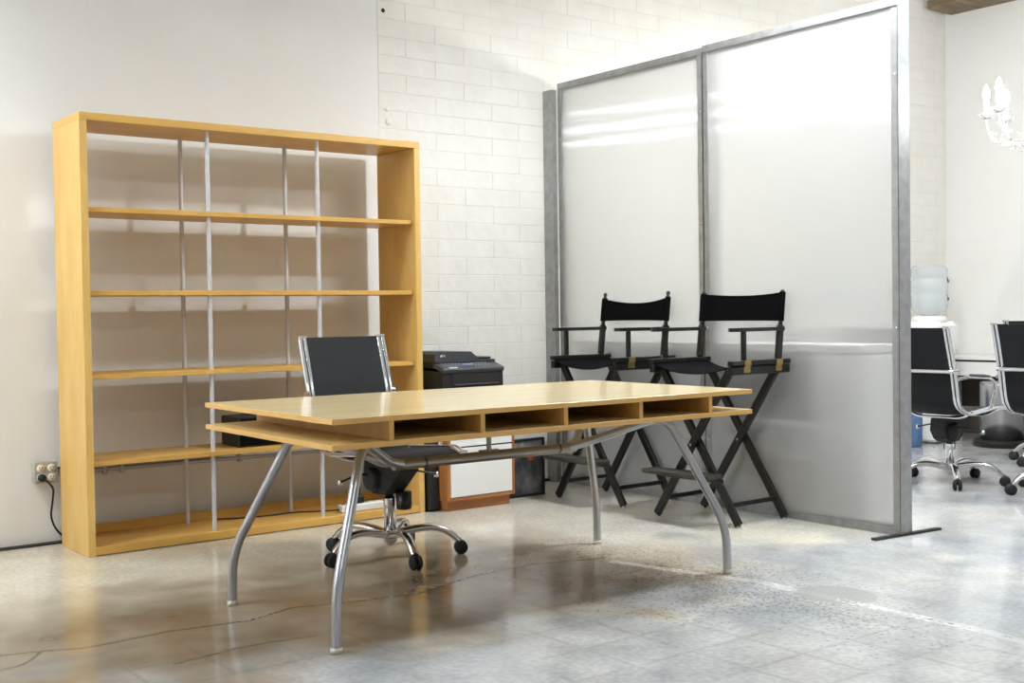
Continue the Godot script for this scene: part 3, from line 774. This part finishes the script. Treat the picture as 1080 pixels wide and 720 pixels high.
# ------------------------------------------------------------------ director's chairs
func director_chair(label: String, at: Vector3, turn: float, top_y: float, canvas_lo: float, canvas_hi: float, sag: float) -> void:
	var t := thing("director_chair", label, "chair", at, turn, "tall black director's chairs")
	var hw := 0.255; var hz := 0.175
	for zz in [hz, -hz]:
		for s in [-1.0, 1.0]:
			var z: float = zz + s * 0.014
			var leg := Geo.new()
			leg.bar(Vector3(-s * hw, 0.012, z), Vector3(s * (hw - 0.02), 0.755, z), 0.04, 0.024, Vector3.RIGHT, 0.003)
			var lg := mi("leg", leg, M.black_wood, t)
			mi("glide", lt([Vector2(0, 0), Vector2(0.012, 0), Vector2(0.012, 0.012), Vector2(0, 0.012)], Vector3(-s * hw + s * 0.002, 0, z), 10), M.chrome_worn, lg)
		mi("bolt", tb([Vector3(-0.008, 0.383, zz - 0.032), Vector3(-0.008, 0.383, zz + 0.032)], 0.007, 10), M.chrome_worn, t)
	for s in [-1.0, 1.0]:
		# lower rail, hinged upper rail, stretcher
		var lo := mi("seat_rail", bx(Vector3(s * hw, 0.752, 0.0), Vector3(0.03, 0.042, 0.44), 0.004), M.black_wood_h, t)
		mi("arm_rail", bx(Vector3(s * (hw + 0.004), 0.788, 0.0), Vector3(0.036, 0.024, 0.44), 0.004), M.black_wood_h, t)
		for z in [-0.13, 0.11]:
			var hg := Geo.new()
			hg.box(Vector3(s * (hw + 0.0225), 0.788, z), Vector3(0.003, 0.024, 0.046), 0.0005)
			hg.box(Vector3(s * (hw + 0.0165), 0.758, z), Vector3(0.003, 0.032, 0.046), 0.0005)
			hg.tube([Vector3(s * (hw + 0.0215), 0.774, z - 0.023), Vector3(s * (hw + 0.0215), 0.774, z + 0.023)], 0.0035, 8)
			mi("hinge", hg, M.brass, lo)
		mi("side_stretcher", bx(Vector3(s * (hw - 0.055), 0.10, 0.0), Vector3(0.016, 0.022, 0.36), 0.003), M.black_wood_h, t)
		# arm: front post, tall back post with turned finial, arm board
		mi("arm_post", bx(Vector3(s * hw, 0.868, 0.115), Vector3(0.022, 0.14, 0.024), 0.004), M.black_wood, t)
		var bp := Geo.new()
		bp.bar(Vector3(s * hw, 0.80, -0.145), Vector3(s * hw, 0.965, -0.165), 0.024, 0.036, Vector3.RIGHT, 0.004)
		var lean := Transform3D(Basis(Vector3.RIGHT, -0.12), Vector3(s * hw, 0.96, -0.164))
		bp.lathe([Vector2(0, 0), Vector2(0.0125, 0), Vector2(0.011, 0.02), Vector2(0.0115, top_y - 0.995), Vector2(0.013, top_y - 0.99), Vector2(0.007, top_y - 0.984), Vector2(0.0115, top_y - 0.975), Vector2(0.0115, top_y - 0.967), Vector2(0.006, top_y - 0.96), Vector2(0, top_y - 0.96)], Vector3.ZERO, 14, lean)
		mi("back_post", bp, M.black_wood, t)
		var am := Geo.new()
		am.prism([Vector2(-0.02, -0.175), Vector2(0.02, -0.175), Vector2(0.026, 0.10), Vector2(0.022, 0.20), Vector2(0.0, 0.215), Vector2(-0.022, 0.20), Vector2(-0.026, 0.10)], 0.018, Transform3D(Basis(Vector3.RIGHT, Vector3(0, 0, 1), Vector3.UP), Vector3(s * hw, 0.938, 0)))
		mi("armrest", am, M.black_wood_h, t)
	mi("foot_bracket", bx(Vector3(0, 0.222, hz + 0.035), Vector3(0.40, 0.02, 0.02), 0.003), M.black_wood_h, t)
	var fr := mi("footrest", bx(Vector3(-0.03, 0.243, hz + 0.075), Vector3(0.44, 0.022, 0.11), 0.004), M.worn_step, t)
	fr.set_meta("label", "worn black footrest board")
	# canvas seat sags between the rails
	var grid: Array = []
	for i in 7:
		var z := lerpf(-0.205, 0.205, i / 6.0)
		var row: Array = []
		for j in 13:
			var f := j / 12.0
			row.append(Vector3(lerpf(-hw, hw, f), 0.777 - 0.034 * (1.0 - pow(2.0 * f - 1.0, 2.0)) - (0.012 * (1.0 - pow(2.0 * f - 1.0, 4.0)) if i == 0 or i == 6 else 0.0), z))
		grid.append(row)
	var sg := Geo.new(); sg.sheet(grid, 0.004)
	mi("seat_canvas", sg, M.canvas, t)
	# back canvas wraps the posts
	grid = []
	for i in 7:
		var k := i / 6.0
		var row: Array = []
		for j in 15:
			var f := j / 14.0
			var bow := 1.0 - pow(2.0 * f - 1.0, 2.0)
			var y := lerpf(canvas_lo + sag * 0.1 * bow, canvas_hi - sag * bow, k)
			row.append(Vector3(lerpf(-hw - 0.013, hw + 0.013, f), y, -0.166 - (y - 0.96) * 0.12 - 0.03 * bow + 0.013))
		grid.append(row)
	var bg := Geo.new(); bg.sheet(grid, 0.004)
	for s in [-1.0, 1.0]:
		bg.tube([Vector3(s * hw, canvas_lo, -0.166 - (canvas_lo - 0.96) * 0.12), Vector3(s * hw, canvas_hi, -0.166 - (canvas_hi - 0.96) * 0.12)], 0.0155, 14)
	mi("back_canvas", bg, M.canvas, t)
func director_chairs() -> void:
	director_chair("tall black director's chair farther from camera, between desk and block wall", Vector3(3.165, 0, 0.775), -PI / 2, 1.152, 0.988, 1.118, 0.03)
	director_chair("tall black director's chair with brass hinges nearer the free end of the partition", Vector3(3.165, 0, 1.565), -PI / 2 + 0.03, 1.142, 0.985, 1.128, 0.014)

# ------------------------------------------------------------------ printer corner
func corner_things() -> void:
	var c := thing("file_cabinet", "low walnut cabinet with glossy white fronts beside the bookcase", "cabinet", Vector3(2.225, 0, 0.08))
	var W := 0.445; var D := 0.44; var H := 0.53; var T := 0.018
	mi("plinth", bx(Vector3(W / 2, 0.0275, D / 2 - 0.015), Vector3(W - 0.03, 0.055, D - 0.03), 0.001), M.walnut_h, c)
	for s in [0.0, 1.0]: mi("side_panel", bx(Vector3(T / 2 + s * (W - T), 0.055 + (H - 0.055) / 2, D / 2), Vector3(T, H - 0.055, D), 0.001), M.walnut, c)
	mi("bottom_panel", bx(Vector3(W / 2, 0.055 + T / 2, D / 2), Vector3(W - 2 * T, T, D), 0.001), M.walnut_h, c)
	mi("top_panel", bx(Vector3(W / 2, H + T / 2, D / 2), Vector3(W, T, D), 0.001), M.walnut_h, c)
	mi("back_panel", bx(Vector3(W / 2, 0.3, 0.008), Vector3(W - 2 * T, 0.45, 0.01), 0.001), M.walnut_h, c)
	mi("door", bx(Vector3(W / 2, 0.204, D - 0.006), Vector3(W - 2 * T - 0.004, 0.256, 0.018), 0.002), M.white_paint, c)
	var dr := mi("drawer", bx(Vector3(W / 2, 0.432, D - 0.006), Vector3(W - 2 * T - 0.004, 0.184, 0.018), 0.002), M.white_paint, c)
	mi("finger_pull", bx(Vector3(W / 2, 0.348, D + 0.004), Vector3(0.09, 0.012, 0.006), 0.001), M.white_plastic, dr)
	# printer
	var p := thing("printer", "black all-in-one laser printer on the walnut cabinet", "printer", Vector3(2.222, 0.548, 0.09))
	var bodyg := Geo.new()
	bodyg.prism([Vector2(0, 0.012), Vector2(0.40, 0.012), Vector2(0.405, 0.03), Vector2(0.40, 0.185), Vector2(0.0, 0.205)], 0.395, Transform3D(Basis(Vector3(0, 0, 1), Vector3.UP, Vector3(-1, 0, 0)), Vector3(0.397, 0, 0)))
	mi("body", bodyg, M.plastic, p)
	for q in [[0.04, 0.04], [0.355, 0.04], [0.04, 0.36], [0.355, 0.36]]:
		mi("foot", lt([Vector2(0, 0), Vector2(0.012, 0), Vector2(0.012, 0.014), Vector2(0, 0.014)], Vector3(q[0], 0, q[1]), 10), M.rubber, p)
	mi("output_slot", bx(Vector3(0.215, 0.135, 0.4015), Vector3(0.31, 0.085, 0.008), 0.001), M.slot, p)
	mi("output_tray", bx(Vector3(0.215, 0.118, 0.409), Vector3(0.29, 0.008, 0.02), 0.002), M.plastic_grey, p)
	mi("paper_drawer", bx(Vector3(0.2, 0.05, 0.402), Vector3(0.37, 0.06, 0.012), 0.004), M.plastic_soft, p)
	# slanting control panel
	var xf := Transform3D(Basis(Vector3.RIGHT, 0.30), Vector3(0.2, 0.207, 0.362))
	var cp := Geo.new(); cp.box(Vector3.ZERO, Vector3(0.40, 0.026, 0.105), 0.004, xf)
	var panel := mi("control_panel", cp, M.plastic_grey, p)
	var keys := [[-0.15, 0.055, 0.05], [0.0, 0.05, 0.018]]
	var sc := Geo.new(); sc.box(Vector3(-0.005, 0.014, -0.012), Vector3(0.06, 0.002, 0.022), 0.0005, xf)
	mi("display", sc, M.screen, panel)
	for i in 14:
		var kx := -0.165 + 0.022 * i
		if absf(kx + 0.005) < 0.036: continue
		for r in 2:
			var kb := Geo.new(); kb.box(Vector3(kx, 0.0145, -0.022 + r * 0.03), Vector3(0.014, 0.003, 0.013), 0.001, xf)
			mi("key", kb, M.plastic_key, panel)
	var lk := Geo.new(); lk.box(Vector3(-0.13, 0.0145, 0.036), Vector3(0.055, 0.003, 0.012), 0.001, xf)
	mi("key", lk, M.white_plastic, panel)
	# scanner lid with raised document feeder
	mi("scanner_lid", bx(Vector3(0.2, 0.225, 0.17), Vector3(0.395, 0.04, 0.335), 0.006), M.plastic_soft, p)
	var fg := Geo.new()
	fg.prism([Vector2(0.005, 0.24), Vector2(0.305, 0.24), Vector2(0.24, 0.29), Vector2(0.02, 0.295), Vector2(0.005, 0.28)], 0.28, Transform3D(Basis(), Vector3(0, 0, 0.045)))
	var fd := mi("document_feeder", fg, M.plastic_grey, p)
	mi("feeder_tray", bx(Vector3(0.30, 0.252, 0.18), Vector3(0.19, 0.012, 0.24), 0.004), M.plastic, fd)
	var em := Geo.new()   # the small white maker's mark, too small to read
	em.box(Vector3(0.046, 0.270, 0.3255), Vector3(0.014, 0.010, 0.001), 0.0)
	em.tube(fillet([Vector3(0.056, 0.273, 0.3255), Vector3(0.066, 0.273, 0.3255), Vector3(0.07, 0.265, 0.3255)], 0.006), 0.0022, 6)
	mi("emblem", em, M.white_plastic, fd)
	# slim black case in the gap
	var s2 := thing("computer_case", "slim black computer case in the gap between bookcase and cabinet", "computer", Vector3(2.187, 0, 0.26))
	mi("shell", bx(Vector3(0, 0.26, 0), Vector3(0.062, 0.50, 0.36), 0.003), M.plastic, s2)
	mi("front_panel", bx(Vector3(0, 0.26, 0.182), Vector3(0.058, 0.49, 0.008), 0.002), M.plastic_soft, s2)
	mi("foot", bx(Vector3(0, 0.005, 0.1), Vector3(0.05, 0.01, 0.03), 0.001), M.rubber, s2)
	mi("foot", bx(Vector3(0, 0.005, -0.1), Vector3(0.05, 0.01, 0.03), 0.001), M.rubber, s2)
	# framed dark print standing on the floor
	var pf := thing("framed_print", "dark framed photographic print with a red dot standing on the floor", "picture", Vector3(2.845, 0, 0.355))
	mi("backing", bx(Vector3(0, 0.163, -0.004), Vector3(0.305, 0.318, 0.014), 0.001), M.plastic_soft, pf)
	for a in [[0.0, 0.007, 0.32, 0.014], [0.0, 0.322, 0.32, 0.014], [-0.153, 0.1645, 0.014, 0.301], [0.153, 0.1645, 0.014, 0.301]]:
		mi("frame_bar", bx(Vector3(a[0], a[1], 0.0), Vector3(a[2], a[3], 0.03), 0.002), M.plastic, pf)
	var im := Image.create(192, 192, false, Image.FORMAT_RGB8)
	var n1 := noise(0.03, 301); var n2 := noise(0.35, 302); var n3 := noise(0.012, 303)
	for y in 192:
		for x in 192:
			var f := Vector2(x, y) / 192.0
			var v := 0.27 + 0.12 * n1.get_noise_2d(x * 0.8, y * 0.5) + 0.08 * n3.get_noise_2d(x, y)
			if f.y < 0.16: v += 0.20
			if f.y > 0.42:
				var w := clampf(1.0 - absf(f.x - 0.72) * 3.6, 0, 1) * clampf((f.y - 0.42) * 3.0, 0, 1)
				v += w * (0.15 + 0.5 * maxf(0.0, n2.get_noise_2d(x, y)))
			var c2 := Color(v, v, v * 1.02)
			if Vector2((f.x - 0.72), (f.y - 0.30)).length() < 0.075: c2 = col(196, 84, 52)
			im.set_pixel(x, y, c2)
	var pm := mat(Color.WHITE, 0.25); pm.albedo_texture = tex(im)
	var pg := Geo.new(); pg.quad_uv(Vector3(-0.147, 0.316, 0.006), Vector3(0.147, 0.316, 0.006), Vector3(0.147, 0.013, 0.006), Vector3(-0.147, 0.013, 0.006), Vector3(0, 0, 1))
	mi("print", pg, pm, pf)

# ------------------------------------------------------------------ meeting room beyond the partition
func meeting_room() -> void:
	star_chair("office_chair", "chrome office chair with black back at the partition's free end", Vector3(5.03, 0, 1.67), PI / 2 + 0.05, deg_to_rad(-4) + PI / 2 + 0.05, 0.44)
	star_chair("office_chair", "chrome office chair cut by the right edge of the picture", Vector3(5.12, 0, 2.32), PI / 2 + 0.05, deg_to_rad(20), 0.46)
	star_chair("office_chair", "chrome office chair farthest away, behind the one at the picture's right edge", Vector3(6.3, 0, 1.66), PI / 2 + 0.2, deg_to_rad(10), 0.46)
	# low white shelving seen through the partition
	var c := thing("low_shelf_unit", "low white shelf unit seen blurred through the translucent partition", "shelf", Vector3(3.52, 0, 0.16))
	var L := 2.03; var D := 0.30; var H := 0.865
	mi("top", bx(Vector3(D / 2, H - 0.02, L / 2), Vector3(D, 0.04, L), 0.003), M.white_paint, c)
	mi("base", bx(Vector3(D / 2, 0.03, L / 2), Vector3(D, 0.06, L), 0.003), M.white_paint, c)
	mi("back_panel", bx(Vector3(D - 0.01, H / 2, L / 2), Vector3(0.02, H - 0.1, L), 0.003), M.white_paint, c)
	for q in [[0.015, 0.03], [0.62, 0.03], [1.20, 0.03], [1.885, 0.29]]:
		mi("divider", bx(Vector3(D / 2 - 0.01, H / 2, q[0]), Vector3(D - 0.03, H - 0.1, q[1]), 0.003), M.white_paint, c)
	mi("shelf", bx(Vector3(D / 2 - 0.01, 0.46, 1.47), Vector3(D - 0.03, 0.03, 0.53), 0.003), M.white_paint, c)
	mi("shelf", bx(Vector3(D / 2 - 0.01, 0.46, 0.91), Vector3(D - 0.03, 0.03, 0.54), 0.003), M.white_paint, c)
	for q in [["grey storage bin on the upper shelf behind the partition, nearer its free end", 1.47, 0.5], ["grey storage bin on the upper shelf behind the partition, nearer the wall", 0.91, 0.5]]:
		var b := thing("storage_bin", q[0], "bin", Vector3(3.635, 0.476, 0.16 + q[1]), 0.0, "grey bins behind the partition")
		mi("body", bx(Vector3(0, 0.14, 0), Vector3(0.22, 0.28, q[2]), 0.01), M.grey_bin, b)
		mi("handle", bx(Vector3(-0.114, 0.2, 0), Vector3(0.012, 0.025, 0.12), 0.004), M.plastic_grey, b)
	var cb := thing("cardboard_box", "brown cardboard box on the bottom shelf behind the partition", "box", Vector3(3.635, 0.061, 1.62))
	mi("carton", bx(Vector3(0, 0.14, 0), Vector3(0.22, 0.28, 0.42), 0.003), M.card, cb)
	mi("tape", bx(Vector3(0, 0.2805, 0), Vector3(0.22, 0.001, 0.05), 0.0), M.beige_plastic, cb)
	# water cooler
	var w := thing("water_cooler", "white water cooler in the far corner", "water cooler", Vector3(6.90, 0, 0.34))
	var wg := Geo.new()
	wg.box(Vector3(0, 0.30, -0.02), Vector3(0.31, 0.58, 0.30), 0.02)
	wg.box(Vector3(0, 0.79, -0.02), Vector3(0.33, 0.28, 0.31), 0.035)
	wg.box(Vector3(0, 0.62, -0.10), Vector3(0.31, 0.12, 0.14), 0.01)
	mi("body", wg, M.white_plastic, w)
	mi("collar", lt([Vector2(0, 0.92), Vector2(0.13, 0.92), Vector2(0.135, 0.95), Vector2(0.115, 0.972), Vector2(0, 0.972)], Vector3(0, 0, -0.02)), M.white_plastic, w)
	for s in [-0.06, 0.06]: mi("tap", bx(Vector3(s, 0.70, 0.15), Vector3(0.03, 0.05, 0.05), 0.008), M.beige_plastic, w)
	mi("drip_tray", bx(Vector3(0, 0.575, 0.1), Vector3(0.2, 0.02, 0.1), 0.004), M.plastic_grey, w)
	var bt := thing("water_bottle", "clear bluish water bottle upside down on the cooler", "bottle", Vector3(6.90, 0.973, 0.32))
	var prof := [Vector2(0, 0.0), Vector2(0.06, 0.0), Vector2(0.115, 0.03), Vector2(0.135, 0.07), Vector2(0.135, 0.15), Vector2(0.131, 0.16), Vector2(0.131, 0.18), Vector2(0.135, 0.19), Vector2(0.135, 0.27), Vector2(0.131, 0.28), Vector2(0.131, 0.295), Vector2(0.135, 0.305), Vector2(0.135, 0.36), Vector2(0.12, 0.385), Vector2(0, 0.388)]
	mi("vessel", lt(prof, Vector3.ZERO, 28), M.bottle, bt)
	var bb := thing("water_bottle", "spare blue water bottle standing on the floor by the cooler", "bottle", Vector3(6.5, 0, 0.36))
	mi("vessel", lt([Vector2(0, 0.0), Vector2(0.13, 0.002), Vector2(0.135, 0.02), Vector2(0.135, 0.26), Vector2(0.11, 0.31), Vector2(0.03, 0.34), Vector2(0.028, 0.37), Vector2(0, 0.37)], Vector3.ZERO, 28), M.blue_bottle, bb)
	mi("cap", lt([Vector2(0, 0.385), Vector2(0.032, 0.385), Vector2(0.032, 0.355), Vector2(0, 0.355)], Vector3.ZERO, 16), M.white_plastic, bb)
	# white counter and steel drum along the right wall
	var k := thing("wall_counter", "white counter with a thin black edge against the right wall", "counter", Vector3(7.22, 0, 0.08))
	mi("top", bx(Vector3(0.24, 0.633, 0.92), Vector3(0.5, 0.02, 1.84), 0.002), M.white_paint, k)
	mi("edge_strip", bx(Vector3(-0.012, 0.618, 0.92), Vector3(0.006, 0.014, 1.84), 0.001), M.plastic, k)
	mi("apron", bx(Vector3(0.0, 0.56, 0.92), Vector3(0.02, 0.12, 1.82), 0.002), M.white_paint, k)
	for z in [0.02, 1.82]: mi("side_panel", bx(Vector3(0.24, 0.25, z), Vector3(0.48, 0.5, 0.03), 0.002), M.white_paint, k)
	mi("back_panel", bx(Vector3(0.46, 0.31, 0.92), Vector3(0.03, 0.62, 1.76), 0.002), M.dark_brown, k)
	var d := thing("steel_drum", "round stainless steel bin with a black base under the counter", "bin", Vector3(7.0, 0, 0.86))
	mi("drum", lt([Vector2(0, 0.04), Vector2(0.155, 0.04), Vector2(0.155, 0.46), Vector2(0.155, 0.46), Vector2(0.15, 0.475), Vector2(0, 0.475)], Vector3.ZERO, 32), M.stainless, d)
	mi("base", lt([Vector2(0, 0), Vector2(0.205, 0), Vector2(0.205, 0.04), Vector2(0.205, 0.04), Vector2(0.195, 0.05), Vector2(0.155, 0.05)], Vector3.ZERO, 32), M.plastic, d)
	for q in [["small black wall clip near the corner, the upper one", 1.266], ["small black wall clip near the corner, the lower one", 1.116]]:
		var wc := thing("wall_clip", q[0], "clip", Vector3(7.69, q[1], WZ))
		mi("plate", bx(Vector3(0, 0, 0.006), Vector3(0.05, 0.055, 0.012), 0.003), M.plastic, wc)
		mi("hook", tb(fillet([Vector3(0, 0.01, 0.012), Vector3(0, 0.0, 0.03), Vector3(0, -0.02, 0.03)], 0.01), 0.006, 8), M.plastic, wc)

func chandelier() -> void:
	var at := Vector3(4.62, 1.95, 2.47)
	var t := thing("chandelier", "bright crystal chandelier with candle bulbs at the right edge", "chandelier", at)
	var bulb_m := glow(Color(1.0, 0.97, 0.92), 80.0)
	mi("stem", lt([Vector2(0, -0.10), Vector2(0.02, -0.09), Vector2(0.035, -0.05), Vector2(0.012, -0.02), Vector2(0.03, 0.02), Vector2(0.045, 0.05), Vector2(0.015, 0.09), Vector2(0.012, 0.22), Vector2(0.035, 0.26), Vector2(0.01, 0.30), Vector2(0, 0.31)], Vector3.ZERO, 18), M.crystal, t)
	mi("hanging_rod", tb([Vector3(0, 0.29, 0), Vector3(0, 3.76 - at.y, 0)], 0.006, 8), M.chrome, t)
	var bead := lt([Vector2(0, -0.011), Vector2(0.007, -0.005), Vector2(0.008, 0.0), Vector2(0.006, 0.007), Vector2(0, 0.011)], Vector3.ZERO, 8).mesh()
	for k in 8:
		var a := TAU * k / 8.0 + 0.35
		var d := Vector3(cos(a), 0, sin(a))
		var arm := mi("arm", tb(fillet([d * 0.02 + Vector3.UP * 0.03, d * 0.09 - Vector3.UP * 0.06, d * 0.22 - Vector3.UP * 0.07, d * 0.27 + Vector3.UP * 0.03, d * 0.27 + Vector3.UP * 0.085], 0.06), 0.007, 10), M.crystal, t)
		mi("drip_dish", lt([Vector2(0, 0.075), Vector2(0.02, 0.078), Vector2(0.042, 0.098), Vector2(0.044, 0.096), Vector2(0.02, 0.072), Vector2(0, 0.07)], d * 0.27, 16), M.crystal, arm)
		mi("candle", lt([Vector2(0, 0.08), Vector2(0.012, 0.08), Vector2(0.012, 0.17), Vector2(0, 0.17)], d * 0.27, 12), M.white_plastic, arm)
		mi("bulb", lt([Vector2(0, 0.168), Vector2(0.011, 0.172), Vector2(0.019, 0.192), Vector2(0.016, 0.215), Vector2(0.006, 0.245), Vector2(0, 0.25)], d * 0.27, 14), bulb_m, arm)
		var l := OmniLight3D.new()
		l.name = "bulb_light"; l.light_color = Color(0.98, 0.99, 1.0); l.light_energy = 0.22; l.light_size = 0.018; l.omni_range = 25.0; l.omni_attenuation = 2.0; l.shadow_enabled = true
		l.position = d * 0.27 + Vector3.UP * 0.2
		arm.add_child(l)
		for i in 5:
			var f := (i + 0.5) / 5.0
			var d2 := Vector3(cos(a + TAU / 8.0), 0, sin(a + TAU / 8.0))
			var p := d.lerp(d2, f) * 0.27 + Vector3.UP * (0.06 - 0.10 * (1.0 - pow(2 * f - 1, 2)))
			mi("crystal_bead", bead, M.crystal, arm).position = p
		for i in 4:
			mi("crystal_bead", bead, M.crystal, arm).position = d * (0.25 - 0.05 * i) + Vector3.UP * (-0.02 - 0.03 * sin((i + 1) / 5.0 * PI) - 0.02 * i)
